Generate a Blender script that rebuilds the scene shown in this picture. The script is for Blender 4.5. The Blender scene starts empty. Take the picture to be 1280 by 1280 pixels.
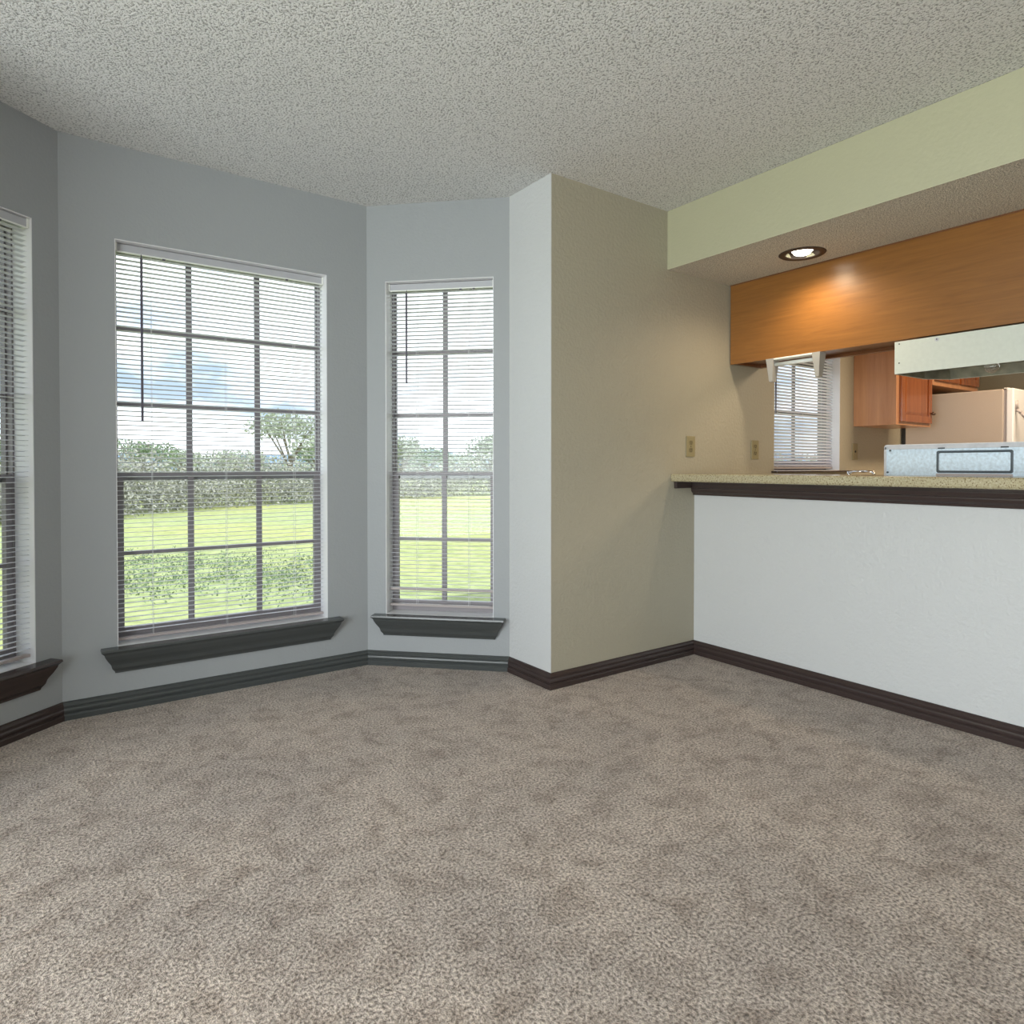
import bpy, bmesh, math, random
from mathutils import Vector, Matrix
random.seed(7)
S = bpy.context.scene
COL = S.collection

# ---------------------------------------------------------------- camera, world, light, exposure
cd = bpy.data.cameras.new('camera'); cam = bpy.data.objects.new('camera', cd); COL.objects.link(cam)
cam.location = (-3.0097, -2.4392, 1.0586)
YAW, PITCH = 0.6205, 0.0133
cam.rotation_euler = (math.pi/2 - PITCH, 0, -YAW)
cd.sensor_width = 36; cd.sensor_fit = 'HORIZONTAL'
cd.lens = 826.2*36/1280
cd.shift_y = -(640-594)/1280
cd.clip_start = .05; cd.clip_end = 500
S.camera = cam

SKY = 1.0
w = bpy.data.worlds.new('world'); S.world = w; w.use_nodes = True
nt = w.node_tree; nt.nodes.clear()
def N(nt, t, **k):
    n = nt.nodes.new(t)
    for a, b in k.items(): setattr(n, a, b)
    return n
out = N(nt, 'ShaderNodeOutputWorld'); bg = N(nt, 'ShaderNodeBackground')
tc = N(nt, 'ShaderNodeTexCoord'); mp = N(nt, 'ShaderNodeMapping'); mp.inputs['Scale'].default_value = (1, 1, 2.6)
mp.inputs['Location'].default_value = (.35, .1, .2)
no = N(nt, 'ShaderNodeTexNoise'); no.inputs['Scale'].default_value = 2.6; no.inputs['Detail'].default_value = 6; no.inputs['Roughness'].default_value = .55
rp = N(nt, 'ShaderNodeValToRGB'); rp.color_ramp.elements[0].position = .42; rp.color_ramp.elements[1].position = .51
sep = N(nt, 'ShaderNodeSeparateXYZ')
blue = N(nt, 'ShaderNodeValToRGB')
blue.color_ramp.elements[0].position = .0; blue.color_ramp.elements[0].color = (.75, .9, 1.1, 1)
blue.color_ramp.elements[1].position = .6; blue.color_ramp.elements[1].color = (.32, .58, 1.0, 1)
mx = N(nt, 'ShaderNodeMix', data_type='RGBA')
L = nt.links.new
L(tc.outputs['Generated'], mp.inputs['Vector']); L(mp.outputs[0], no.inputs['Vector']); L(no.outputs[0], rp.inputs[0])
L(tc.outputs['Generated'], sep.inputs[0]); L(sep.outputs['Z'], blue.inputs[0])
L(rp.outputs[0], mx.inputs[0]); L(blue.outputs[0], mx.inputs[6]); mx.inputs[7].default_value = (1.9, 1.95, 2.05, 1)
L(mx.outputs[2], bg.inputs['Color']); bg.inputs['Strength'].default_value = SKY; L(bg.outputs[0], out.inputs[0])

sn = bpy.data.lights.new('sun', 'SUN'); sn.energy = 3.2; sn.angle = .02; sn.color = (1, .97, .9)
sno = bpy.data.objects.new('sun', sn); COL.objects.link(sno); sno.rotation_euler = Vector((-.40, 1.0, -1.5)).to_track_quat('-Z', 'Y').to_euler()
def area(name, loc, rot, sx, sy, power, color):
    l = bpy.data.lights.new(name, 'AREA'); l.shape = 'RECTANGLE'; l.size = sx; l.size_y = sy; l.energy = power; l.color = color
    o = bpy.data.objects.new(name, l); COL.objects.link(o); o.location = loc; o.rotation_euler = rot; return o
# added fill light inside the left wall, unseen, in front of an added door
area('side_fill_light', (-5.60, -2.7, 1.15), (math.pi/2+.22, 0, -math.pi/2), 3.3, 2.0, 190, (.92, .98, 1.0))
# kitchen ceiling lamp
area('kitchen_lamp', (2.0, -1.4, 2.37), (0, 0, 0), .9, .4, 42, (1.0, .78, .54))
# bulb of the recessed lamp in the soffit
sl = bpy.data.lights.new('recessed_bulb_light', 'SPOT'); sl.energy = 19; sl.color = (1.0, .82, .58); sl.spot_size = 2.75; sl.spot_blend = .8; sl.shadow_soft_size = .04
so = bpy.data.objects.new('recessed_bulb_light', sl); COL.objects.link(so); so.location = (.105, -.58, 2.098)

vs = S.view_settings
vs.view_transform = 'Standard'; vs.look = 'None'; vs.exposure = 0.10; vs.gamma = 1; vs.use_curve_mapping = False
S.cycles.max_bounces = 10; S.cycles.diffuse_bounces = 6; S.cycles.transparent_max_bounces = 24
S.cycles.sample_clamp_indirect = 6
try: S.cycles.use_denoising = True; S.cycles.denoiser = 'OPENIMAGEDENOISE'
except Exception: pass

# ---------------------------------------------------------------- materials
def newmat(name):
    m = bpy.data.materials.new(name); m.use_nodes = True
    return m, m.node_tree, m.node_tree.nodes['Principled BSDF']
def mat(name, color, rough=.5, metal=0, noise=None, bump=None, coat=0, spec=None):
    """noise=(scale, amount, detail): colour variation. bump=(scale, strength, distance)"""
    m, nt, p = newmat(name)
    p.inputs['Base Color'].default_value = (*color, 1); p.inputs['Roughness'].default_value = rough; p.inputs['Metallic'].default_value = metal
    if spec is not None: p.inputs['Specular IOR Level'].default_value = spec
    if coat: p.inputs['Coat Weight'].default_value = coat; p.inputs['Coat Roughness'].default_value = .15
    tc = N(nt, 'ShaderNodeTexCoord')
    if noise:
        n = N(nt, 'ShaderNodeTexNoise'); n.inputs['Scale'].default_value = noise[0]; n.inputs['Detail'].default_value = noise[2] if len(noise) > 2 else 4
        r = N(nt, 'ShaderNodeValToRGB'); a = noise[1]
        r.color_ramp.elements[0].position = .3; r.color_ramp.elements[1].position = .7
        r.color_ramp.elements[0].color = tuple(c*(1-a) for c in color)+(1,); r.color_ramp.elements[1].color = tuple(min(1, c*(1+a)) for c in color)+(1,)
        nt.links.new(tc.outputs['Object'], n.inputs['Vector']); nt.links.new(n.outputs[0], r.inputs[0]); nt.links.new(r.outputs[0], p.inputs['Base Color'])
    if bump:
        n = N(nt, 'ShaderNodeTexNoise'); n.inputs['Scale'].default_value = bump[0]; n.inputs['Detail'].default_value = 3
        b = N(nt, 'ShaderNodeBump'); b.inputs['Strength'].default_value = bump[1]; b.inputs['Distance'].default_value = bump[2]
        nt.links.new(tc.outputs['Object'], n.inputs['Vector']); nt.links.new(n.outputs[0], b.inputs['Height']); nt.links.new(b.outputs[0], p.inputs['Normal'])
    return m

M = {}
M['wall_bay'] = mat('cool_cast_wall_paint', (.325, .342, .355), .55, bump=(70, .25, .004))  # room paint with the cool window light tinted into it
M['wall_warm'] = mat('warm_cast_wall_paint', (.39, .36, .28), .5, bump=(60, .5, .007))  # same room paint, warm lamp light tinted into the colour
M['wall_lit'] = mat('lit_tint_wall_paint', (.57, .58, .585), .5, bump=(60, .5, .007))  # same room paint, made paler to carry the light falling here
M['wall_bounce'] = mat('bounce_tint_wall_paint', (.44, .43, .295), .55, bump=(60, .3, .004))  # same room paint, yellow-green lawn bounce put into the colour
M['wall_plain'] = mat('plain_wall_paint', (.6, .58, .52), .6)
M['reveal'] = mat('white_reveal_paint', (.8, .8, .82), .4)
M['trim'] = mat('dark_brown_trim_paint', (.045, .031, .029), .2, bump=(60, .1, .001))
M['trim_cool'] = mat('cool_cast_trim_paint', (.060, .066, .066), .24, bump=(60, .1, .001))  # same trim paint, cool window light put into its colour
M['frame'] = mat('bronze_window_frame', (.24, .22, .23), .4, metal=.1)
M['cord'] = mat('white_cord', (.75, .75, .75), .6)
M['wand'] = mat('smoked_plastic_wand', (.10, .09, .12), .25)
M['rail'] = mat('blind_rail_enamel', (.45, .46, .49), .35)
M['railw'] = mat('blind_bottom_rail_enamel', (.40, .35, .34), .4)
M['bracket'] = mat('white_plastic', (.80, .82, .78), .4)
M['hood'] = mat('hood_enamel', (.61, .64, .58), .32, noise=(60, .03))
M['hoodin'] = mat('hood_inner_metal', (.22, .22, .17), .45, metal=.3, noise=(14, .35))
M['dark'] = mat('dark_hole', (.02, .02, .02), .6)
M['chrome'] = mat('chrome', (.75, .75, .75), .15, metal=1)
M['galv'] = mat('galvanised_steel', (.62, .74, .86), .42, metal=.1, noise=(75, .16, 10), bump=(30, .15, .002))
M['groove'] = mat('pressed_groove', (.06, .08, .10), .5)
M['cap'] = mat('worn_enamel_edge', (.52, .53, .57), .4, noise=(25, .12))
M['fridge'] = mat('white_fridge_door', (.88, .90, .94), .3)
M['fridgeside'] = mat('shade_tinted_fridge_side', (.50, .43, .37), .5, bump=(220, .5, .002))  # warm shade on the white fridge's side put into its colour
M['handle'] = mat('fridge_handle_grey', (.42, .38, .38), .35)
M['ivory'] = mat('ivory_plastic', (.30, .26, .145), .4)
M['ivory2'] = mat('ivory_plastic_socket', (.22, .185, .10), .4)
M['baffle'] = mat('bronze_baffle', (.045, .028, .018), .6)
M['holder'] = mat('grey_plastic_bracket', (.40, .385, .36), .45)
M['brass'] = mat('aged_bronze_knob', (.16, .11, .08), .3, metal=.8)
M['vinyl'] = mat('kitchen_floor_vinyl', (.45, .38, .30), .4, noise=(6, .15))
M['white'] = mat('white_enamel', (.8, .8, .8), .25)
M['black'] = mat('black_enamel', (.02, .02, .02), .3)
M['counter2'] = mat('kitchen_laminate', (.50, .44, .32), .3, noise=(120, .2))

def slat_mat(c=(.74, .75, .79, 1), trans=.08):
    m, nt, p = newmat('white_vinyl_slat')
    p.inputs['Base Color'].default_value = c; p.inputs['Roughness'].default_value = .45
    t = N(nt, 'ShaderNodeBsdfTranslucent'); t.inputs[0].default_value = (.8, .8, .85, 1)
    mx = N(nt, 'ShaderNodeMixShader'); mx.inputs[0].default_value = trans
    nt.links.new(p.outputs[0], mx.inputs[1]); nt.links.new(t.outputs[0], mx.inputs[2]); nt.links.new(mx.outputs[0], nt.nodes['Material Output'].inputs[0])
    return m
M['slat'] = slat_mat()
M['slat_white'] = slat_mat((.85, .87, .95, 1), .65)
def glass_mat():
    m, nt, p = newmat('window_glass'); nt.nodes.remove(p)
    t = N(nt, 'ShaderNodeBsdfTransparent'); t.inputs[0].default_value = (.96, .98, .98, 1)
    g = N(nt, 'ShaderNodeBsdfGlossy'); g.inputs['Roughness'].default_value = .02
    mx = N(nt, 'ShaderNodeMixShader'); mx.inputs[0].default_value = .02
    nt.links.new(t.outputs[0], mx.inputs[1]); nt.links.new(g.outputs[0], mx.inputs[2]); nt.links.new(mx.outputs[0], nt.nodes['Material Output'].inputs[0])
    return m
M['glass'] = glass_mat()
def emit_mat(name, c, s):
    m, nt, p = newmat(name); p.inputs['Base Color'].default_value = (*c, 1); p.inputs['Emission Color'].default_value = (*c, 1); p.inputs['Emission Strength'].default_value = s
    return m
M['bulb'] = emit_mat('lit_bulb_face', (1, .93, .8), 9)
M['diffuser'] = emit_mat('lamp_diffuser', (1, .85, .65), 2)

def popcorn(name, col, scale=120, strength=.6, dist=.010):
    m, nt, p = newmat(name); p.inputs['Roughness'].default_value = .95; p.inputs['Specular IOR Level'].default_value = .1
    tc = N(nt, 'ShaderNodeTexCoord')
    n1 = N(nt, 'ShaderNodeTexNoise'); n1.inputs['Scale'].default_value = scale; n1.inputs['Detail'].default_value = 2.5; n1.inputs['Roughness'].default_value = .6
    r = N(nt, 'ShaderNodeValToRGB'); r.color_ramp.elements[0].position = .36; r.color_ramp.elements[1].position = .56
    b = N(nt, 'ShaderNodeBump'); b.inputs['Strength'].default_value = strength; b.inputs['Distance'].default_value = dist
    # shade in the hollows between the grains, put into the colour
    r2 = N(nt, 'ShaderNodeValToRGB'); r2.color_ramp.elements[0].position = .36; r2.color_ramp.elements[1].position = .46
    r2.color_ramp.elements[0].color = tuple(c*.5 for c in col)+(1,); r2.color_ramp.elements[1].color = (*col, 1)
    nt.links.new(tc.outputs['Object'], n1.inputs['Vector']); nt.links.new(n1.outputs[0], r.inputs[0]); nt.links.new(r.outputs[0], b.inputs['Height'])
    nt.links.new(n1.outputs[0], r2.inputs[0]); nt.links.new(r2.outputs[0], p.inputs['Base Color'])
    nt.links.new(b.outputs[0], p.inputs['Normal'])
    return m
M['popcorn'] = popcorn('popcorn_ceiling', (.80, .80, .78))
M['popcorn2'] = popcorn('popcorn_soffit', (.78, .74, .64), 170, .8, .008)

def carpet():
    m, nt, p = newmat('cut_pile_carpet'); p.inputs['Roughness'].default_value = 1; p.inputs['Specular IOR Level'].default_value = .05
    p.inputs['Sheen Weight'].default_value = .25
    tc = N(nt, 'ShaderNodeTexCoord'); lk = nt.links.new
    def noise(s, d, r=.5, dist=0):
        n = N(nt, 'ShaderNodeTexNoise'); n.inputs['Scale'].default_value = s; n.inputs['Detail'].default_value = d; n.inputs['Roughness'].default_value = r; n.inputs['Distortion'].default_value = dist
        lk(tc.outputs['Object'], n.inputs['Vector']); return n
    fine, mid, big = noise(125, 3, .65), noise(11, 5, .62, .5), noise(2.2, 3)
    def ramp(src, p0, c0, p1, c1):
        r = N(nt, 'ShaderNodeValToRGB'); r.color_ramp.elements[0].position = p0; r.color_ramp.elements[1].position = p1
        r.color_ramp.elements[0].color = (*c0, 1); r.color_ramp.elements[1].color = (*c1, 1); lk(src.outputs[0], r.inputs[0]); return r
    rf = ramp(fine, .34, (.165, .125, .102), .62, (.80, .685, .60))
    rm = ramp(mid, .32, (.66, .62, .59), .54, (1, 1, 1))
    rb = ramp(big, .35, (.86, .86, .87), .65, (1.05, 1.04, 1.03))
    def mul(a, b):
        x = N(nt, 'ShaderNodeMix', data_type='RGBA', blend_type='MULTIPLY'); x.inputs[0].default_value = 1
        lk(a, x.inputs[6]); lk(b, x.inputs[7]); return x.outputs[2]
    lk(mul(mul(rf.outputs[0], rm.outputs[0]), rb.outputs[0]), p.inputs['Base Color'])
    b = N(nt, 'ShaderNodeBump'); b.inputs['Strength'].default_value = .9; b.inputs['Distance'].default_value = .012; lk(fine.outputs[0], b.inputs['Height'])
    b2 = N(nt, 'ShaderNodeBump'); b2.inputs['Strength'].default_value = .5; b2.inputs['Distance'].default_value = .03; lk(mid.outputs[0], b2.inputs['Height']); lk(b.outputs[0], b2.inputs['Normal'])
    lk(b2.outputs[0], p.inputs['Normal'])
    return m
M['carpet'] = carpet()

def wood(name, c0, c1, rough, axis, scale=9, coat=.2):
    m, nt, p = newmat(name); p.inputs['Roughness'].default_value = rough
    p.inputs['Coat Weight'].default_value = coat; p.inputs['Coat Roughness'].default_value = .18
    tc = N(nt, 'ShaderNodeTexCoord'); mp = N(nt, 'ShaderNodeMapping'); sc = [scale*2.2]*3; sc['xyz'.index(axis)] = scale*.14; mp.inputs['Scale'].default_value = sc
    n = N(nt, 'ShaderNodeTexNoise'); n.inputs['Scale'].default_value = 1.2; n.inputs['Detail'].default_value = 6; n.inputs['Roughness'].default_value = .65; n.inputs['Distortion'].default_value = .6
    r = N(nt, 'ShaderNodeValToRGB'); r.color_ramp.elements[0].position = .32; r.color_ramp.elements[1].position = .68
    r.color_ramp.elements[0].color = (*c0, 1); r.color_ramp.elements[1].color = (*c1, 1)
    lk = nt.links.new; lk(tc.outputs['Object'], mp.inputs[0]); lk(mp.outputs[0], n.inputs[0]); lk(n.outputs[0], r.inputs[0]); lk(r.outputs[0], p.inputs['Base Color'])
    b = N(nt, 'ShaderNodeBump'); b.inputs['Strength'].default_value = .12; b.inputs['Distance'].default_value = .002; lk(n.outputs[0], b.inputs['Height']); lk(b.outputs[0], p.inputs['Normal'])
    return m
M['panelwood'] = wood('honey_veneer', (.21, .085, .018), (.28, .118, .026), .36, 'y', 22)
M['edgewood'] = wood('dark_cabinet_edge', (.12, .045, .015), (.20, .08, .03), .35, 'y')
M['cabside'] = wood('cabinet_side_veneer', (.44, .20, .095), (.56, .28, .14), .3, 'z')
M['cabdoor'] = wood('red_oak_door', (.20, .050, .012), (.32, .095, .024), .25, 'z', coat=.5)

def laminate():
    m, nt, p = newmat('speckled_laminate'); p.inputs['Roughness'].default_value = .12; lk = nt.links.new
    tc = N(nt, 'ShaderNodeTexCoord'); v = N(nt, 'ShaderNodeTexNoise'); v.inputs['Scale'].default_value = 160; v.inputs['Detail'].default_value = 2
    r = N(nt, 'ShaderNodeValToRGB'); e = r.color_ramp.elements; e[0].position = .33; e[0].color = (.17, .12, .06, 1); e[1].position = .44; e[1].color = (.40, .35, .22, 1)
    e2 = r.color_ramp.elements.new(.60); e2.color = (.44, .385, .25, 1); e3 = r.color_ramp.elements.new(.68); e3.color = (.52, .47, .35, 1)
    lk(tc.outputs['Object'], v.inputs['Vector']); lk(v.outputs[0], r.inputs[0]); lk(r.outputs[0], p.inputs['Base Color'])
    return m
M['laminate'] = laminate()

def grass():
    m, nt, p = newmat('lawn_grass'); p.inputs['Roughness'].default_value = .9; lk = nt.links.new
    tc = N(nt, 'ShaderNodeTexCoord'); a = N(nt, 'ShaderNodeTexNoise'); a.inputs['Scale'].default_value = 9; a.inputs['Detail'].default_value = 8
    b = N(nt, 'ShaderNodeTexNoise'); b.inputs['Scale'].default_value = .16; b.inputs['Detail'].default_value = 3
    r = N(nt, 'ShaderNodeValToRGB'); r.color_ramp.elements[0].position = .35; r.color_ramp.elements[1].position = .65
    r.color_ramp.elements[0].color = (.27, .33, .12, 1); r.color_ramp.elements[1].color = (.42, .48, .22, 1)
    r2 = N(nt, 'ShaderNodeValToRGB'); r2.color_ramp.elements[0].position = .4; r2.color_ramp.elements[1].position = .6
    r2.color_ramp.elements[0].color = (1, 1, 1, 1); r2.color_ramp.elements[1].color = (1.16, 1.03, .85, 1)
    x = N(nt, 'ShaderNodeMix', data_type='RGBA', blend_type='MULTIPLY'); x.inputs[0].default_value = 1
    for n in (a, b): lk(tc.outputs['Object'], n.inputs['Vector'])
    lk(a.outputs[0], r.inputs[0]); lk(b.outputs[0], r2.inputs[0]); lk(r.outputs[0], x.inputs[6]); lk(r2.outputs[0], x.inputs[7]); lk(x.outputs[2], p.inputs['Base Color'])
    return m
M['grass'] = grass()
M['leaf1'] = mat('pale_green_leaves', (.38, .42, .33), .7, noise=(3, .3))
M['leaf2'] = mat('dark_green_leaves', (.18, .25, .14), .7, noise=(3, .3))
M['leaf3'] = mat('dry_brush_leaves', (.36, .36, .31), .8, noise=(2, .35))
M['bark'] = mat('grey_bark', (.20, .17, .14), .9, noise=(20, .3))
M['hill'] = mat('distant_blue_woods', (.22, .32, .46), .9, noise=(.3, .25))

# ---------------------------------------------------------------- mesh helpers
def link(name, bm, m, parent=None, smooth=False, loc=None, recalc=True):
    me = bpy.data.meshes.new(name)
    if recalc: bmesh.ops.recalc_face_normals(bm, faces=bm.faces[:])
    if smooth:
        for f in bm.faces: f.smooth = True
    bm.to_mesh(me); bm.free()
    for x in (m if isinstance(m, (list, tuple)) else [m]): me.materials.append(x)
    o = bpy.data.objects.new(name, me); COL.objects.link(o)
    if parent: o.parent = parent
    if loc: o.location = loc
    return o
def box(bm, x0, y0, z0, x1, y1, z1, mi=0, bevel=0):
    r = bmesh.ops.create_cube(bm, size=1)
    vs = r['verts']
    for v in vs:
        v.co = Vector(((x0+x1)/2 + v.co.x*(x1-x0), (y0+y1)/2 + v.co.y*(y1-y0), (z0+z1)/2 + v.co.z*(z1-z0)))
    fs = set(f for v in vs for f in v.link_faces)
    for f in fs: f.material_index = mi
    if bevel:
        es = list(set(e for v in vs for e in v.link_edges))
        bmesh.ops.bevel(bm, geom=es, offset=bevel, segments=2, affect='EDGES', profile=.5)
def BX(*boxes, bevel=0):
    bm = bmesh.new()
    for b in boxes: box(bm, *b[:6], mi=b[6] if len(b) > 6 else 0, bevel=bevel)
    return bm
def cyl(bm, a, b, r0, r1=None, n=16, cap=True):
    a, b = Vector(a), Vector(b); r1 = r0 if r1 is None else r1
    d = (b-a); q = d.to_track_quat('Z', 'Y')
    A = [bm.verts.new(a + q @ Vector((r0*math.cos(2*math.pi*i/n), r0*math.sin(2*math.pi*i/n), 0))) for i in range(n)]
    B = [bm.verts.new(b + q @ Vector((r1*math.cos(2*math.pi*i/n), r1*math.sin(2*math.pi*i/n), 0))) for i in range(n)]
    for i in range(n): bm.faces.new((A[i], A[(i+1) % n], B[(i+1) % n], B[i]))
    if cap: bm.faces.new(A[::-1]); bm.faces.new(B)
def tube(bm, pts, r, n=10):
    for a, b in zip(pts, pts[1:]): cyl(bm, a, b, r, n=n)
    for p in pts[1:-1]:
        bmesh.ops.create_icosphere(bm, subdivisions=2, radius=r, matrix=Matrix.Translation(p))
def lathe(bm, prof, n=24, mat4=Matrix.Identity(4)):
    rings = []
    for r, z in prof:
        rings.append([bm.verts.new(mat4 @ Vector((r*math.cos(2*math.pi*i/n), r*math.sin(2*math.pi*i/n), z))) for i in range(n)])
    for A, B in zip(rings, rings[1:]):
        for i in range(n): bm.faces.new((A[i], A[(i+1) % n], B[(i+1) % n], B[i]))
    return rings
def loft(bm, rings, caps=True):
    R = [[bm.verts.new(p) for p in r] for r in rings]; n = len(R[0])
    for A, B in zip(R, R[1:]):
        for i in range(n): bm.faces.new((A[i], A[(i+1) % n], B[(i+1) % n], B[i]))
    if caps: bm.faces.new(R[0][::-1]); bm.faces.new(R[-1])
def empty(name, loc=(0, 0, 0), rz=0, label=None, cat=None, group=None, kind=None):
    o = bpy.data.objects.new(name, None); COL.objects.link(o); o.location = loc; o.rotation_euler = (0, 0, rz)
    return tag(o, label, cat, group, kind)
def tag(o, label=None, cat=None, group=None, kind=None):
    if label: o['label'] = label
    if cat: o['category'] = cat
    if group: o['group'] = group
    if kind: o['kind'] = kind
    return o

# ---------------------------------------------------------------- room shell
H = 2.44; T = .15
XB, YB = -2.9396, .8780       # left bay corner
XC, YC = -1.5860, .8862       # right bay corner
XD, YD = -1.0400, .3399       # end of the angled right bay wall
YBAR = (YB+YC)/2
AL = .8828
def wall(name, p0, p1, m, holes=(), e0=0, e1=0, z0=0, z1=H, label=None):
    """slab whose inner face runs from p0 to p1 seen left to right; holes = (u0,u1,z0,z1)"""
    p0, p1 = Vector((*p0, 0)), Vector((*p1, 0)); d = p1-p0; ln = d.length; rz = math.atan2(d.y, d.x)
    bx = []
    if not holes: bx.append((-e0, 0, z0, ln+e1, T, z1))
    for (a, b, c, dd) in holes:
        bx += [(-e0, 0, z0, a, T, z1), (b, 0, z0, ln+e1, T, z1), (a, 0, z0, b, T, c), (a, 0, dd, b, T, z1)]
    bm = BX(*bx)
    bmesh.ops.remove_doubles(bm, verts=bm.verts[:], dist=1e-5)
    # drop the hidden internal faces shared by neighbouring pieces
    seen = {}
    for f in bm.faces: seen.setdefault(tuple(sorted(v.index for v in f.verts)), []).append(f)
    o = link(name, bm, m); o.location = p0; o.rotation_euler = (0, 0, rz)
    return tag(o, kind='structure', label=label), rz, ln

KX = 4.0
# window openings measured along each wall
wB, rB, lB = wall('wall_bay_center', (XB, YBAR), (XC, YBAR), M['wall_bay'], [(-2.740-XB, -1.804-XB, .275, 2.040)], .065, .065, label='bay wall holding the large window, tinted for cool light')
uC0 = math.hypot(-1.513-XC, .814-YC); uC1 = math.hypot(-1.101-XC, .401-YC)
wC, rC, lC = wall('wall_bay_right', (XC, YBAR), (XD, YD), M['wall_bay'], [(uC0, uC1, .272, 2.037)], .065, .065, label='angled bay wall holding the narrow window, tinted for cool light')
AX, AY = XB-math.sin(AL)*.80, YBAR-math.cos(AL)*.80
uA1 = .80-math.hypot(-3.0275-XB, .8105-YBAR); uA0 = uA1-.583
wA, rA, lA = wall('wall_bay_left', (AX, AY), (XB, YBAR), M['wall_bay'], [(uA0, uA1, .272, 2.043)], .05, .065, label='angled bay wall at the left edge, tinted for cool light')
wall('wall_bay_return', (XD, YD), (XD, .001), M['wall_lit'], (), .06, 0, label='short return wall at the bay corner, tinted paler for the light on it')
o, _, _ = wall('wall_bay_return_left', (AX, .001), (AX, AY), M['wall_lit'], (), 0, .05)
wE, rE, lE = wall('wall_kitchen_side', (XD+.003, 0), (KX, 0), M['wall_warm'], [(.770-XD-.003, 1.562-XD-.003, 1.030, 1.95)], 0, T, label='wall running from the bay into the kitchen, tinted for warm light')
wall('wall_front_left', (-5.7, 0), (AX+.0, 0), M['wall_plain'], (), T, -.002)
wall('wall_left', (-5.7, -6.3), (-5.7, 0), M['wall_plain'], [(1.9, 5.4, .02, 2.2)], T, T)
# rear wall, closed
wall('wall_rear', (KX, -6.3), (-5.7, -6.3), M['wall_plain'], (), T, T)
dr = empty('added_door_1', (0, 0, 0), kind='structure', label='unseen sliding glass door added in the left wall for the fill light')  # door added out of view, to go with the fill light
fb = [(-5.82, ya, .02, -5.76, ya+.05, 2.2) for ya in (-4.4, -2.65, -.95)]
fb += [(-5.82, -4.35, .02, -5.76, -.95, .07), (-5.82, -4.35, 2.15, -5.76, -.95, 2.2)]
link('added_door_frame', BX(*fb), M['frame'], dr)
link('added_door_glass', BX((-5.793, -4.35, .07, -5.788, -.95, 2.15)), M['glass'], dr)
tag(link('wall_kitchen_end', BX((KX, -6.3, 0, KX+T, 0, H)), M['wall_warm']), kind='structure')
tag(link('wall_right', BX((0, -6.3, 0, .12, -2.9, H)), M['wall_lit']), kind='structure')
tag(link('wall_half', BX((0, -2.9, 0, .12, 0, .974)), M['wall_lit']), kind='structure', label='half wall under the bar counter, tinted paler for the light on it')
tag(link('ceiling', BX((-5.85, -6.45, H, KX+T, 1.1, H+.12)), M['popcorn']), kind='structure', label='white popcorn textured ceiling')
tag(link('floor', BX((-5.85, -6.45, -.12, .06, 1.03, 0)), M['carpet']), kind='structure', label='mottled beige cut pile carpet')
tag(link('floor_kitchen', BX((.06, -6.45, -.12, KX+T, .15, -.001)), M['vinyl']), kind='structure')

# soffit with a square cut-out that the lamp ring covers
XS, ZS = -.2315, 2.124
LX, LY, LR = .105, -.580, .075
bm = BX((XS, -2.9, ZS, LX-LR, -.001, H-.001), (LX+LR, -2.9, ZS, .72, -.001, H-.001), (LX-LR, -2.9, ZS, LX+LR, LY-LR, H-.001), (LX-LR, LY+LR, ZS, LX+LR, -.001, H-.001))
for f in bm.faces:
    f.material_index = 1 if f.calc_center_median().z < ZS+.01 else 0
tag(link('ceiling_soffit', bm, [M['wall_bounce'], M['popcorn2']]), kind='structure', label='dropped soffit above the bar counter, tinted for lawn bounce light')

# baseboards, mitred along the wall
BBP = [(0, 0), (.018, 0), (.018, .020), (.015, .024), (.011, .025), (.011, .028), (.0145, .034), (.0155, .042), (.013, .049), (.009, .052), (.009, .055), (.012, .057), (.012, .061), (.007, .067), (.004, .070), (.004, .074), (0, .076)]
def sweep_segments(pts, prof, names, m, labels=None):
    """interior lies on the right hand side of the walking direction"""
    P = [Vector((x, y, 0)) for x, y in pts]; dirs = [(b-a).normalized() for a, b in zip(P, P[1:])]
    nrm = [Vector((d.y, -d.x, 0)) for d in dirs]
    def off(i):
        if i == 0: return nrm[0]
        if i == len(P)-1: return nrm[-1]
        a, b = nrm[i-1], nrm[i]; s = a+b; return s*(2/s.length_squared)
    for i, nm in enumerate(names):
        if nm is None: continue
        bm = bmesh.new()
        rings = [[P[j]+off(j)*o+Vector((0, 0, z)) for o, z in prof] for j in (i, i+1)]
        loft(bm, rings)
        tag(link(nm, bm, M['trim_cool'] if nm in ('baseboard_bay_center', 'baseboard_bay_right') else m), kind='structure')
sweep_segments([(-5.7, 0), (AX, 0), (AX, AY), (XB, YBAR), (XC, YBAR), (XD, YD), (XD, 0), (0, 0), (0, -6.3)], BBP,
               ['baseboard_front_left', 'baseboard_bay_return_left', 'baseboard_bay_left', 'baseboard_bay_center', 'baseboard_bay_right', 'baseboard_bay_return', 'baseboard_kitchen_side', 'baseboard_half_wall'], M['trim'])

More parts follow.
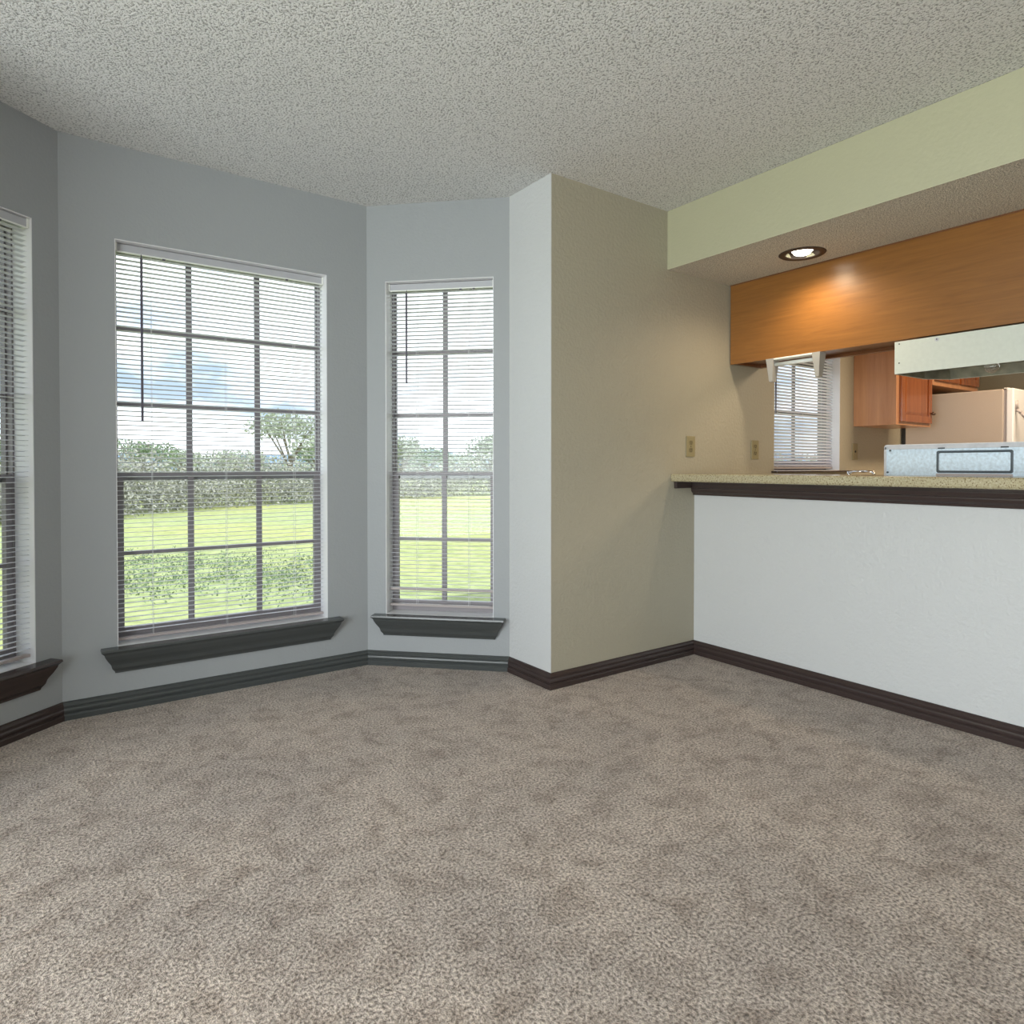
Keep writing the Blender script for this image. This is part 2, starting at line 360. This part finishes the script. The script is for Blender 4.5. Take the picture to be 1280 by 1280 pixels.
# ---------------------------------------------------------------- windows and blinds (local frame: x along wall, y outward, z up)
def window(name, origin, rz, wd, z0, z1, cols, label, sill=True, lower=2):
    w = empty(name, origin, rz, label=label, kind='structure')
    yb = .098                                # inner face of the metal frame
    zr = z0+.733                             # meeting rail
    hh = z1-z0
    link('window_frame', BX((0, yb, z0, .010, T+.01, z1), (wd-.010, yb, z0, wd, T+.01, z1), (.010, yb, z0, wd-.010, T+.01, z0+.03), (.010, yb, z1-.014, wd-.010, T+.01, z1)), M['frame'], w)
    # upper sash (outer), lower sash (inner)
    ux0, ux1 = .010, wd-.010
    def sash(nm, za, zb, ya, st, rows):
        bx = [(ux0, ya, za, ux0+st, ya+.02, zb), (ux1-st, ya, za, ux1, ya+.02, zb), (ux0+st, ya, za, ux1-st, ya+.02, za+.028), (ux0+st, ya, zb-.014, ux1-st, ya+.02, zb)]
        s = link(nm, BX(*bx), M['frame'], w)
        mb = []
        iw = (wd)/cols
        for c in range(1, cols): mb.append((iw*c-.013, ya+.004, za+.028, iw*c+.013, ya+.016, zb-.014))
        for k in range(1, rows):
            zz = za+(zb-za)*k/rows
            for c in range(cols):
                xa = ux0+st if c == 0 else iw*c+.013; xb = ux1-st if c == cols-1 else iw*(c+1)-.013
                mb.append((xa, ya+.004, zz-.009, xb, ya+.016, zz+.009))
        link('muntin_grid', BX(*mb), M['frame'], s)
        link('pane', BX((ux0+st, ya+.0085, za+.028, ux1-st, ya+.0115, zb-.014)), M['glass'], s)
    sash('upper_sash', zr-.012, z1-.014, yb+.028, .006, 3)
    sash('lower_sash', z0+.03, zr+.022, yb+.004, .026, 2)
    # white lining of the opening
    link('reveal_lining', BX((0, .001, z0, .003, yb, z1), (wd-.003, .001, z0, wd, yb, z1), (.003, .001, z1-.003, wd-.003, yb, z1), (.003, .001, z0-.002, wd-.003, yb, z0+.003)), M['reveal'], w)
    if sill:
        prof = [(.062, 0), (.064, -.008), (.058, -.014), (.053, -.020), (.050, -.030), (.040, -.050), (.030, -.066), (.026, -.074), (.022, -.090), (.012, -.104), (.010, -.112)]
        bm = bmesh.new()
        loft(bm, [[Vector((-p, -.0005, z0+z+.002)), Vector((-p, -p, z0+z+.002)), Vector((wd+p, -p, z0+z+.002)), Vector((wd+p, -.0005, z0+z+.002))] for p, z in prof])
        link('window_sill', bm, M['trim'] if name == 'window_1' else M['trim_cool'], w)
    return w

def blind(origin, rz, wd, z0, z1, label, wand_x, wand_z, cords, gap=.006, sag=(), tilt0=-5, sm='slat', yc=.060, pitch=.0208):
    r = empty('window_blind', (origin[0], origin[1], 0), rz, label=label, cat='blind', group='white mini blinds over the windows')
    a, b = gap, wd-gap
    zt = z1-.006
    bm = bmesh.new()     # U-shaped headrail
    box(bm, a+.004, yc-.018, zt-.032, b-.004, yc-.0165, zt); box(bm, a+.004, yc+.0165, zt-.032, b-.004, yc+.018, zt); box(bm, a+.004, yc-.0165, zt-.032, b-.004, yc+.0165, zt-.0305)
    link('headrail', bm, M['rail'], r)
    for xx in (a-.002, b-.006):
        link('end_bracket', BX((xx, yc-.024, zt-.036, xx+.008, yc+.020, zt+.002), bevel=.001), M['bracket'], r)
    link('rail_valance_lip', BX((a+.004, yc-.0205, zt-.038, b-.004, yc-.018, zt-.032)), M['bracket'], r)
    bm = bmesh.new()
    zb = z0+.020; n = int((zt-.044-zb-.010)/pitch)+1
    for i in range(n):
        z = zt-.044-i*pitch
        if z < zb+.012: break
        tilt = math.radians(tilt0 + random.uniform(-2.0, 2.0)); dz = random.uniform(-.0008, .0008); sw = random.uniform(-.001, .001); K = 4; rows = []
        if i in sag: dz -= .006; tilt = math.radians(-9)
        for side, xx in ((0, a), (1, b)):
            top = []; bot = []
            for k in range(K+1):
                t = -1+2*k/K; y = .0125*t; zz = .0022*(1-t*t)+dz+(sw if side else -sw)
                yr = y*math.cos(tilt)-zz*math.sin(tilt); zr = y*math.sin(tilt)+zz*math.cos(tilt)
                top.append(Vector((xx, yc+yr, z+zr+.0003))); bot.append(Vector((xx, yc+yr, z+zr-.0003)))
            rows.append(top+bot[::-1])
        loft(bm, rows)
    link('slats', bm, M[sm], r)
    link('bottom_rail', BX((a, yc-.012, zb-.012, b, yc+.012, zb), bevel=.002), M['railw'], r)
    for cx in cords:
        bm = bmesh.new()
        cyl(bm, (cx, yc-.0145, zb), (cx, yc-.0145, zt-.032), .0008, n=5); cyl(bm, (cx, yc+.0145, zb), (cx, yc+.0145, zt-.032), .0008, n=5)
        link('ladder_cord', bm, M['cord'], r)
    for cx in (cords[0]+.05 if len(cords) > 2 else cords[-1]+.03, cords[-1]-.04):
        link('cord_clip', BX((cx-.006, yc-.024, zt-.046, cx+.006, yc-.0185, zt-.038)), M['wand'], r)
    bm = bmesh.new(); cyl(bm, (wand_x, yc-.026, wand_z), (wand_x, yc-.026, zt-.050), .0052, n=6); cyl(bm, (wand_x, yc-.026, zt-.050), (wand_x, yc-.020, zt-.034), .0018, n=6)
    link('tilt_wand', bm, M['wand'], r)
    return r

def dirpt(p, rz, u): return (p[0]+math.cos(rz)*u, p[1]+math.sin(rz)*u)
oB = (-2.740, YBAR); WB = .936
window('window_2', (*oB, 0), 0, WB, .275, 2.040, 3, 'large three-column window in the middle of the bay')
blind(oB, 0, WB, .281, 2.040, 'widest white mini blind, over the large middle bay window', .105, 1.26, (.145, .46, .785))
oC = dirpt((XC, YBAR), rC, uC0); WC = uC1-uC0
window('window_3', (*oC, 0), rC, WC, .272, 2.037, 2, 'narrow two-column window in the angled right bay wall')
blind(oC, rC, WC, .300, 2.037, 'narrow white mini blind over the two-column window right of the large one', .105, 1.50, (.155, .44))
link('stacked_slats', BX((.008, .047, .394, WC-.008, .073, .407), bevel=.002), M['railw'], bpy.data.objects['window_blind.001'])
oA = dirpt((AX, AY), rA, uA0); WA = uA1-uA0
window('window_1', (*oA, 0), rA, WA, .272, 2.043, 2, 'window cut off by the left edge of the photo')
blind(oA, rA, WA, .290, 2.043, 'white mini blind cut off by the left edge of the photo', .12, 1.5, (.15, WA-.15), sag=(31, 60), yc=.032)
window('window_4', (.770, 0, 0), 0, .792, 1.030, 1.95, 2, 'kitchen window seen above the bar counter', sill=False)
link('window_sill', BX((-.03, -.045, 1.019, .89, .0, 1.030), bevel=.003), M['trim'], bpy.data.objects['window_4'])
blind((.770, 0), 0, .792, 1.035, 1.95, 'small white mini blind over the kitchen window behind the counter', .07, 1.40, (.11, .40, .68), tilt0=42, sm='slat_white')
# ---------------------------------------------------------------- recessed lamp
r = empty('recessed_light', (LX, LY, ZS), label='round recessed downlight, lit, in the soffit above the counter', cat='ceiling light')
bm = bmesh.new(); rg = lathe(bm, [(.078, 0.0), (.078, -.003), (.085, -.006), (.105, -.005), (.111, -.001), (.111, 0)], 40); link('trim_ring', bm, M['baffle'], r, smooth=True)
bm = bmesh.new(); lathe(bm, [(.079, .0), (.072, .035), (.068, .08), (.060, .13), (.0, .13)], 40); link('baffle', bm, M['baffle'], r, smooth=True)
bm = bmesh.new(); lathe(bm, [(.001, -.008), (.025, -.006), (.038, -.001), (.044, .008), (.044, .016)], 32); link('bulb_face', bm, M['bulb'], r, smooth=True)
bm = bmesh.new(); lathe(bm, [(.050, .012), (.048, .03), (.030, .07), (.018, .10), (.018, .129)], 32); link('bulb_body', bm, M['cap'], r, smooth=True)

# ---------------------------------------------------------------- bar counter
bm = BX((-.2005, -2.88, .9755, .248, -.003, 1.0185))
es = [e for e in bm.edges if abs(e.verts[0].co.x+.2005) < 1e-4 and abs(e.verts[1].co.x+.2005) < 1e-4 and abs(e.verts[0].co.z-e.verts[1].co.z) < 1e-4]
bmesh.ops.bevel(bm, geom=es, offset=.012, segments=5, affect='EDGES', profile=.5)
tag(link('bar_countertop', bm, M['laminate'], smooth=False), 'long speckled beige laminate bar counter on the half wall', 'countertop')
MP = [(0, .898), (.012, .898), (.014, .908), (.020, .912), (.026, .918), (.030, .930), (.030, .936), (.036, .940), (.040, .955), (.040, .960), (.046, .962), (.046, .9745), (0, .9745)]
bm = bmesh.new(); loft(bm, [[Vector((-o-.0005, y, z)) for o, z in MP] for y in (-2.88, -.001)])
tag(link('trim_1', bm, M['trim']), label='dark brown moulding under the bar counter', kind='structure')
bm = BX((-.172, -.020, .938, -.047, -.001, .9745), bevel=.002)
tag(link('trim_2', bm, M['trim']), label='short dark cleat under the left end of the counter', kind='structure')

# ---------------------------------------------------------------- wooden cabinet over the bar
c = empty('wall_cabinet', (.312, 0, 1.658), label='long honey wood upper cabinet hung under the soffit over the bar', cat='cabinet')
link('back_panel', BX((0, -2.88, 0, .006, -.008, .4655)), M['panelwood'], c)
link('carcass', BX((.006, -2.88, .020, .30, -.010, .4655), (.006, -2.88, .003, .030, -.010, .020), (.27, -2.88, .003, .30, -.010, .020), (.030, -.030, .003, .27, -.010, .020)), M['edgewood'], c)
link('top_shadow_strip', BX((-.004, -2.88, .459, 0, -.008, .4655)), M['edgewood'], c)
for k in range(6):
    y1 = -.015-k*.477
    d = link('door', BX((.30, y1-.470, .015, .32, y1, .45), bevel=.003), M['cabdoor'], c)
    bm = bmesh.new(); bmesh.ops.create_uvsphere(bm, u_segments=12, v_segments=8, radius=.014, matrix=Matrix.Translation((.338, y1-(.43 if k % 2 == 0 else .04), .06))); link('knob', bm, M['brass'], d, smooth=True)

# paper towel holder under it
h = empty('paper_towel_holder', (.33, -.40, 1.6575), label='empty paper towel holder, two grey tapered brackets under the wooden cabinet', cat='towel holder')
for y0, y1 in ((.105, .150), (-.165, -.120)):
    bm = bmesh.new()
    loft(bm, [[Vector((-w2, y0+t, z)), Vector((w2, y0+t, z)), Vector((w2, y1-t, z)), Vector((-w2, y1-t, z))] for z, w2, t in ((0, .030, .000), (-.03, .028, .003), (-.10, .020, .010), (-.125, .018, .012), (-.129, .012, .016))])
    link('bracket', bm, M['holder'], h)
link('mounting_strip', BX((-.028, -.12, -.010, .028, .105, 0), bevel=.003), M['bracket'], h)
bm = bmesh.new(); cyl(bm, (0, -.125, -.032), (0, .11, -.032), .011, n=16); link('roller', bm, M['bracket'], h, smooth=True)

# ---------------------------------------------------------------- range hood
hd = empty('range_hood', (.308, -.931, 1.497), label='white range hood under the wooden cabinet, its back facing the dining side', cat='range hood')
W = .762
link('back_plate', BX((0, -W, 0, .002, 0, .153), bevel=.0008), M['hood'], hd)
bm = bmesh.new()   # top and the flared canopy seen from below: shell walls
def quadbox(bm, pts, th, nrm):
    n = Vector(nrm).normalized()*th; loft(bm, [[Vector(p) for p in pts], [Vector(p)+n for p in pts]])
quadbox(bm, [(.002, 0, .153), (.40, 0, .153), (.40, -W, .153), (.002, -W, .153)], .002, (0, 0, -1))
quadbox(bm, [(.002, 0, 0), (.30, 0, 0), (.30, 0, .151), (.002, 0, .151)], .002, (0, -1, 0))
quadbox(bm, [(.002, -W, 0), (.30, -W, 0), (.30, -W, .151), (.002, -W, .151)], .002, (0, 1, 0))
quadbox(bm, [(.30, 0, 0), (.43, -.072, 0), (.40, -.072, .151), (.30, 0, .151)], .002, (-.6, -1, 0))
quadbox(bm, [(.30, -W, 0), (.43, -W+.072, 0), (.40, -W+.072, .151), (.30, -W, .151)], .002, (-.6, 1, 0))
quadbox(bm, [(.43, -.072, 0), (.43, -W+.072, 0), (.40, -W+.072, .151), (.40, -.072, .151)], .002, (-1, 0, 0))
link('canopy', bm, M['hood'], hd)
link('inner_pan', BX((.004, -W+.004, .050, .30, -.004, .054), (.30, -W+.075, .050, .41, -.075, .054), (.004, -W+.004, .002, .007, -.004, .050), (.007, -.007, .002, .30, -.004, .050), (.007, -W+.004, .002, .30, -W+.007, .050)), M['hoodin'], hd)
bm = bmesh.new()
for pts_, nn in (([(.30, -.005, .001), (.425, -.076, .001), (.412, -.076, .05), (.30, -.005, .05)], (-.6, -1, 0)), ([(.30, -W+.005, .001), (.425, -W+.076, .001), (.412, -W+.076, .05), (.30, -W+.005, .05)], (-.6, 1, 0)), ([(.426, -.075, .001), (.426, -W+.075, .001), (.416, -W+.075, .05), (.416, -.075, .05)], (-1, 0, 0))): quadbox(bm, pts_, .002, nn)
link('inner_skirt', bm, M['hoodin'], hd)
link('filter', BX((.03, -.52, .040, .22, -.24, .049), bevel=.003), M['hoodin'], hd)
for y, z in ((-.021, .141), (-.021, .051)):
    bm = bmesh.new(); cyl(bm, (-.0012, y, z), (.001, y, z), .0032, n=12); link('screw_hole', bm, M['dark'], hd)
bm = bmesh.new(); cyl(bm, (-.0015, -.182, .139), (.001, -.182, .139), .009, n=20); g = link('hood_screw', bm, M['cap'], hd)
bm = bmesh.new(); cyl(bm, (-.0022, -.182, .139), (-.0014, -.182, .139), .003, n=10); link('slot', bm, M['dark'], g)
bm = bmesh.new(); bmesh.ops.create_uvsphere(bm, u_segments=24, v_segments=16, radius=.030, matrix=Matrix.Translation((.292, -.298, .026)))
def clear_mat():
    m, nt, p = newmat('clear_bulb_glass'); p.inputs['Base Color'].default_value = (.95, .95, .95, 1); p.inputs['Roughness'].default_value = .05; p.inputs['Transmission Weight'].default_value = .9; p.inputs['IOR'].default_value = 1.45
    return m
lb = link('light_bulb', bm, clear_mat(), hd, smooth=True)
bm = bmesh.new(); cyl(bm, (.292, -.298, .052), (.292, -.298, .150), .014, n=14); link('bulb_socket', bm, M['bracket'], hd)

# ---------------------------------------------------------------- kitchen range, its back towards us
st = empty('kitchen_range', (.25, -.913, 0), label='white kitchen range whose metal backguard rises behind the counter', cat='stove')
link('oven_body', BX((.0, -W, 0, .64, 0, .895), bevel=.004), M['white'], st)
link('cooktop', BX((.0, -W, .895, .66, 0, .914), bevel=.004), M['white'], st)
link('oven_door', BX((.64, -W+.01, .20, .67, -.01, .78), bevel=.004), M['black'], st)
for xx in (.22, .50):
    for yy in (-.2, -.56):
        bm = bmesh.new()
        for rr in (.03, .05, .07, .09): lathe(bm, [(rr-.004, .916), (rr, .921), (rr+.004, .916)], 24, Matrix.Translation((xx, yy, 0)))
        link('burner', bm, M['black'], st)
bg_ = bmesh.new()
def rrect(y0, y1, z0, z1, r, n=5):
    pts = []
    for cy, cz, a0 in ((y1-r, z1-r, 0), (y0+r, z1-r, 90), (y0+r, z0+r, 180), (y1-r, z0+r, 270)):
        for k in range(n+1):
            a = math.radians(a0+90*k/n); pts.append((cy+r*math.cos(a), cz+r*math.sin(a)))
    return pts
out_ = rrect(-W, 0, .914, 1.160, .012)
loft(bg_, [[Vector((.004, y, z)) for y, z in out_], [Vector((.07, y, z)) for y, z in out_]])
bgd = link('backguard', bg_, M['white'], st)
# rear sheet-metal skin with pressed rectangle
bm = bmesh.new(); box(bm, .001, -W+.010, .916, .0045, -.010, 1.146); link('rear_panel', bm, M['galv'], bgd)
def frame_ring(bm, o, i, x0, x1):
    a = [Vector((x0, y, z)) for y, z in o]; b = [Vector((x1, y, z)) for y, z in i]
    A = [bm.verts.new(p) for p in a]; B = [bm.verts.new(p) for p in b]; n = len(A)
    for k in range(n): bm.faces.new((A[k], A[(k+1) % n], B[(k+1) % n], B[k]))
bm = bmesh.new(); frame_ring(bm, rrect(-.513, -.226, 1.030, 1.128, .008), rrect(-.508, -.231, 1.035, 1.123, .006), -.0002, -.0015); frame_ring(bm, rrect(-.508, -.231, 1.035, 1.123, .006), rrect(-.503, -.236, 1.040, 1.118, .005), -.0015, 0.0005)
link('pressed_groove', bm, M['groove'], bgd)
link('panel_lip', BX((-.004, -.512, 1.018, .001, -.226, 1.027)), M['handle'], bgd)
link('top_flange', BX((-.002, -W+.004, 1.138, .004, -.004, 1.158), (-.002, -.012, .916, .004, -.001, 1.150), bevel=.001), M['cap'], bgd)
for y in (-.246, -.483): link('slot', BX((-.0032, y-.014, 1.137, -.001, y+.014, 1.142)), M['dark'], bgd)
for y, z in ((-.029, 1.133), (-.018, 1.031), (-.733, 1.133)):
    bm = bmesh.new(); cyl(bm, (-.004, y, z), (.002, y, z), .0045, n=14); link('screw', bm, M['groove'], bgd)

# ---------------------------------------------------------------- kitchen wall cabinets on the far side
def door_panel(parent, x0, x1, z0, z1, y, knob=None):
    """framed raised-panel door facing -y"""
    s = .05
    d = link('door', BX((x0, y-.018, z0, x0+s, y, z1), (x1-s, y-.018, z0, x1, y, z1), (x0+s, y-.018, z0, x1-s, y, z0+s), (x0+s, y-.018, z1-s, x1-s, y, z1), bevel=.0025), M['cabdoor'], parent)
    bm = bmesh.new()
    def rc(m_, yy): return [Vector((x0+s-.002+m_, yy, z0+s-.002+m_)), Vector((x1-s+.002-m_, yy, z0+s-.002+m_)), Vector((x1-s+.002-m_, yy, z1-s+.002-m_)), Vector((x0+s-.002+m_, yy, z1-s+.002-m_))]
    loft(bm, [rc(0, y-.004), rc(0, y-.008), rc(.022, y-.014), rc(.024, y-.014)]); link('raised_panel', bm, M['cabdoor'], d)
    if knob:
        bm = bmesh.new(); bmesh.ops.create_uvsphere(bm, u_segments=14, v_segments=10, radius=.013, matrix=Matrix.Translation((knob[0], y-.036, knob[1]))); cyl(bm, (knob[0], y-.018, knob[1]), (knob[0], y-.030, knob[1]), .006, n=10)
        link('knob', bm, M['brass'], d, smooth=True)
k = empty('wall_cabinet', (0, 0, 0), label='single door reddish oak wall cabinet between the kitchen window and the fridge', cat='cabinet')
link('carcass', BX((1.745, -.272, 1.345, 2.270, -.001, 2.11)), M['cabside'], k)
link('face_frame', BX((1.745, -.290, 1.345, 2.270, -.272, 2.11)), M['cabside'], k)
door_panel(k, 1.79, 2.255, 1.368, 2.09, -.2905, (2.235, 1.440))
k2 = empty('wall_cabinet', (0, 0, 0), label='short two door oak cabinet mounted on the wall above the fridge', cat='cabinet')
link('carcass', BX((2.30, -.272, 1.655, 3.12, -.001, 2.11)), M['cabside'], k2)
link('face_frame', BX((2.30, -.290, 1.655, 3.12, -.272, 2.11)), M['cabside'], k2)
door_panel(k2, 2.33, 2.73, 1.690, 2.09, -.2905); door_panel(k2, 2.76, 3.10, 1.690, 2.09, -.2905)

# ---------------------------------------------------------------- fridge
fr = empty('refrigerator', (2.45, -.040, 0), label='white two door refrigerator at the right edge with textured side tinted tan for warm shade', cat='fridge')
link('body', BX((0, -.640, .03, .76, 0, 1.598), bevel=.006), M['fridgeside'], fr)
link('gap_shade_block', BX((.02, .0005, .05, .74, .032, 1.55)), M['dark'], fr)  # dark block painting the shade in the gap between fridge and wall
link('door_gasket', BX((.010, -.656, .05, .750, -.640, 1.59)), M['handle'], fr)
for z0, z1 in ((.06, 1.06), (1.07, 1.600)):
    d = link('door', BX((.0, -.700, z0, .76, -.656, z1), bevel=.008), M['fridge'], fr)
link('hinge_cover', BX((.004, -.668, 1.597, .05, -.640, 1.606), bevel=.003), M['white'], fr)
bm = bmesh.new()
hp = [Vector((.035, -.703, 1.515)), Vector((.035, -.708, 1.452))]
for i in range(1, 14):
    t = i/13; hp.append(Vector((.035, -.708-.085*math.sin(math.pi*t)**.8 if t < 1 else -.703, 1.452-.36*t)))
tube(bm, hp, .011, 10); link('handle', bm, M['handle'], fr, smooth=True)
bm = bmesh.new(); tube(bm, [Vector((.035, -.700, .62)), Vector((.035, -.77, .70)), Vector((.035, -.78, .92)), Vector((.035, -.700, 1.02))], .011, 10); link('handle', bm, M['handle'], fr, smooth=True)
for xx in (.03, .68): link('foot', BX((xx, -.60, 0, xx+.05, -.06, .03)), M['dark'], fr)

# ---------------------------------------------------------------- base cabinets below the kitchen window (hidden behind the bar)
b0 = empty('base_cabinet', (.26, 0, 0), label='low kitchen sink cabinet below the kitchen window, hidden by the bar', cat='cabinet')
link('carcass', BX((0, -.58, .09, 2.15, -.002, .875)), M['cabside'], b0)
link('toe_kick', BX((0, -.52, 0, 2.15, -.002, .09)), M['dark'], b0)
link('worktop', BX((0, -.62, .875, 2.15, -.002, .914), bevel=.004), M['counter2'], b0)
for i in range(4):
    link('door', BX((.03+i*.53, -.60, .12, .53+i*.53, -.58, .84), bevel=.003), M['cabdoor'], b0)
fc = empty('kitchen_faucet', (1.42, -.14, .914), label='low metal tap tip showing over the counter below the kitchen window', cat='faucet')
bm = bmesh.new(); lathe(bm, [(.0, 0), (.028, 0), (.026, .01), (.014, .02), (.012, .09), (.012, .11), (.0, .112)], 20); link('base', bm, M['chrome'], fc, smooth=True)
bm = bmesh.new(); tube(bm, [Vector((0, 0, .105)), Vector((-.03, -.10, .112)), Vector((-.05, -.18, .108)), Vector((-.05, -.19, .085))], .009); link('spout', bm, M['chrome'], fc, smooth=True)
bm = bmesh.new(); tube(bm, [Vector((0, 0, .100)), Vector((.03, .0, .112)), Vector((.075, -.01, .114))], .005); link('lever', bm, M['chrome'], fc, smooth=True)

# ---------------------------------------------------------------- wall plates
def outlet(x, z, label, kind='duplex'):
    o = empty('wall_outlet', (x, 0, z), label=label, cat='outlet', group='ivory wall plates above the counter')
    link('cover_plate', BX((-.0365, -.0055, -.058, .0365, -.0005, .058), bevel=.002), M['ivory'], o)
    if kind == 'duplex':
        for dz in (.0205, -.0205):
            bm = bmesh.new(); loft(bm, [[Vector((a, y, dz+b)) for a, b in [(.014*math.cos(t)*1.05, max(-.0125, min(.0125, .017*math.sin(t)))) for t in [2*math.pi*i/20 for i in range(20)]]] for y in (-.005, -.0075)])
            s = link('socket', bm, M['ivory2'], o)
            link('slots', BX((-.0075, -.0082, dz-.001, -.0052, -.0073, dz+.008), (.0052, -.0082, dz-.001, .0075, -.0073, dz+.008), (-.0022, -.0082, dz-.0095, .0022, -.0073, dz-.005)), M['dark'], s)
        bm = bmesh.new(); cyl(bm, (0, -.005, 0), (0, -.0068, 0), .003, n=10); link('screw', bm, M['dark'], o)
    else:
        bm = bmesh.new(); cyl(bm, (0, -.005, 0), (0, -.0085, 0), .008, n=16); s = link('jack', bm, M['dark'], o)
    return o
outlet(-.038, 1.171, 'ivory duplex outlet just above the left end of the bar counter')
outlet(.565, 1.160, 'ivory duplex outlet between the counter end and the kitchen window')
outlet(1.765, 1.165, 'ivory plate with one dark centre socket, right of the kitchen window', 'jack')

# kitchen ceiling lamp body
kl = empty('kitchen_ceiling_light', (2.0, -1.4, H), label='flat rectangular kitchen ceiling lamp behind the soffit', cat='ceiling light')
link('lamp_body', BX((-.5, -.24, -.045, .5, .24, -.001), bevel=.005), M['white'], kl)

# ---------------------------------------------------------------- outdoors
ZG = -.15
bm = bmesh.new(); bmesh.ops.create_grid(bm, x_segments=60, y_segments=60, size=90)
for v in bm.verts: v.co = Vector((v.co.x+10, v.co.y+20, ZG-.001))
gl = link('ground', bm, M['grass']); tag(gl, kind='structure', label='bright green lawn outside the windows')
def campt(px, depth):
    """a point on the lawn in the direction of photo column px, depth metres away"""
    a = (px-640)/826.2
    return Vector((cam.location.x+depth*(a*math.cos(YAW)+math.sin(YAW)), cam.location.y+depth*(-a*math.sin(YAW)+math.cos(YAW)), ZG))
rnd = random.Random(3)
def leaves(bm, pts_fn, n, size):
    for _ in range(n):
        c = pts_fn(); s = size*rnd.uniform(.6, 1.3)
        u = Vector((rnd.gauss(0, 1), rnd.gauss(0, 1), rnd.gauss(0, 1))).normalized(); v = u.orthogonal().normalized(); v.rotate(Matrix.Rotation(rnd.uniform(0, 6.28), 3, u))
        w_ = u.cross(v)
        bm.faces.new([bm.verts.new(c+v*s), bm.verts.new(c+w_*s*.5), bm.verts.new(c-v*s), bm.verts.new(c-w_*s*.5)])
def inball(r):
    while True:
        p = Vector((rnd.uniform(-1, 1), rnd.uniform(-1, 1), rnd.uniform(-1, 1)))
        if p.length <= 1: return Vector((p.x*r[0], p.y*r[1], p.z*r[2]))
def tree(loc, h, r, m, label, n=1700):
    t = empty('tree', loc, label=label, cat='tree', group='trees beyond the lawn')
    bm = bmesh.new(); cyl(bm, (0, 0, -.05), (.05*h*.2, 0, h*.45), .035*h, .022*h, n=9)
    tips = []
    for i in range(7):
        a = i*.9+rnd.random(); q = Vector((math.cos(a)*r*.6, math.sin(a)*r*.6, h*rnd.uniform(.55, .85)))
        cyl(bm, (.02*h*.3, 0, h*rnd.uniform(.25, .42)), q, .016*h, .005*h, n=6); tips.append(q)
    link('trunk', bm, M['bark'], t)
    bm = bmesh.new(); tips.append(Vector((0, 0, h*.82)))
    def f():
        q = rnd.choice(tips); return q+inball((r*.45, r*.45, h*.17))
    leaves(bm, f, n, .055*h/3+.03)
    link('foliage', bm, m, t)
tr = [(180, 34, 2.6, 1.6, 'leaf2', 'squat dark tree beyond the lawn behind the left column of the large window'),
      (228, 40, 2.3, 1.3, 'leaf1', 'small pale tree left of the first muntin of the large window'),
      (300, 38, 2.2, 1.8, 'leaf1', 'low broad tree behind the middle column of the large window'),
      (362, 30, 3.75, 1.9, 'leaf1', 'tallest pale tree, seen in the right column of the large window'),
      (398, 36, 2.7, 1.5, 'leaf2', 'dark tree at the right jamb of the large window'),
      (503, 34, 2.9, 1.0, 'leaf1', 'slim tree in the left half of the narrow window'),
      (535, 42, 2.6, 1.5, 'leaf2', 'rounded dark tree left of the narrow window centre bar'),
      (578, 46, 2.3, 1.6, 'leaf1', 'low pale tree right of the narrow window centre bar'),
      (612, 33, 2.9, 1.2, 'leaf1', 'taller tree at the right jamb of the narrow window'),
      (20, 30, 2.8, 1.6, 'leaf2', 'dark tree seen through the window at the left edge')]
for px, dep, hh, rr, mm, lb_ in tr: tree(campt(px, dep), hh, rr, M[mm], lb_)
# the belt of wild brush along the far edge of the lawn
def belt(name, pts, hfun, width, n, size, m, label, cat):
    bm = bmesh.new()
    def f():
        i = rnd.randrange(len(pts)-1); t = rnd.random(); p = pts[i].lerp(pts[i+1], t)
        hh_ = hfun*(.55+.45*math.sin(p.x*1.7+p.y*.9)*math.sin(p.x*.6)+.25*rnd.random())
        return Vector((p.x+rnd.uniform(-width, width), p.y+rnd.uniform(0, width*1.6), ZG+rnd.random()**.7*max(.3, hh_)))
    leaves(bm, f, n, size); o = link(name, bm, m); tag(o, label, cat, kind='stuff')
belt('brush', [campt(px, d) for px, d in ((-60, 13), (60, 14), (150, 16), (270, 19), (400, 22), (500, 24.5), (614, 27), (760, 29), (900, 30))], 1.5, 1.4, 60000, .05, M['leaf3'], 'grey green wild brush along the far edge of the lawn', 'brush')
belt('woods', [campt(px, d) for px, d in ((-200, 46), (0, 48), (150, 50), (300, 52), (450, 54), (620, 56), (800, 56), (1000, 56), (1200, 56))], 2.1, 3, 32000, .17, M['leaf1'], 'low green thicket behind the brush', 'thicket')
bm = bmesh.new()
for _ in range(420):
    p = campt(rnd.uniform(110, 470), rnd.triangular(5.6, 9.6, 7.4)); rr_ = rnd.uniform(.03, .12)
    leaves(bm, lambda: Vector((p.x+rnd.gauss(0, rr_), p.y+rnd.gauss(0, rr_), ZG+rnd.random()*rnd.uniform(.03, .09))), 16, .016)
tag(link('lawn_weeds', bm, M['leaf2']), 'patchy dark weeds in the middle of the lawn', 'weeds', kind='stuff')
# hills far away
bm = bmesh.new(); prev = None
pts = [campt(px, 120) for px in range(-300, 1400, 20)]
ringA = []; 
for i, p in enumerate(pts):
    hh_ = 2.0+1.8*math.sin(i*.33)**2+.6*math.sin(i*1.1)
    q = (p-Vector(cam.location)); q.z = 0; q.normalize()
    ringA.append([bm.verts.new(p-q*3), bm.verts.new(p+Vector((0, 0, hh_+.2))), bm.verts.new(p+q*12)])
for a, b in zip(ringA, ringA[1:]):
    bm.faces.new((a[0], b[0], b[1], a[1])); bm.faces.new((a[1], b[1], b[2], a[2]))
tag(link('hills', bm, M['hill']), kind='structure', label='blue grey wooded ridge on the horizon')
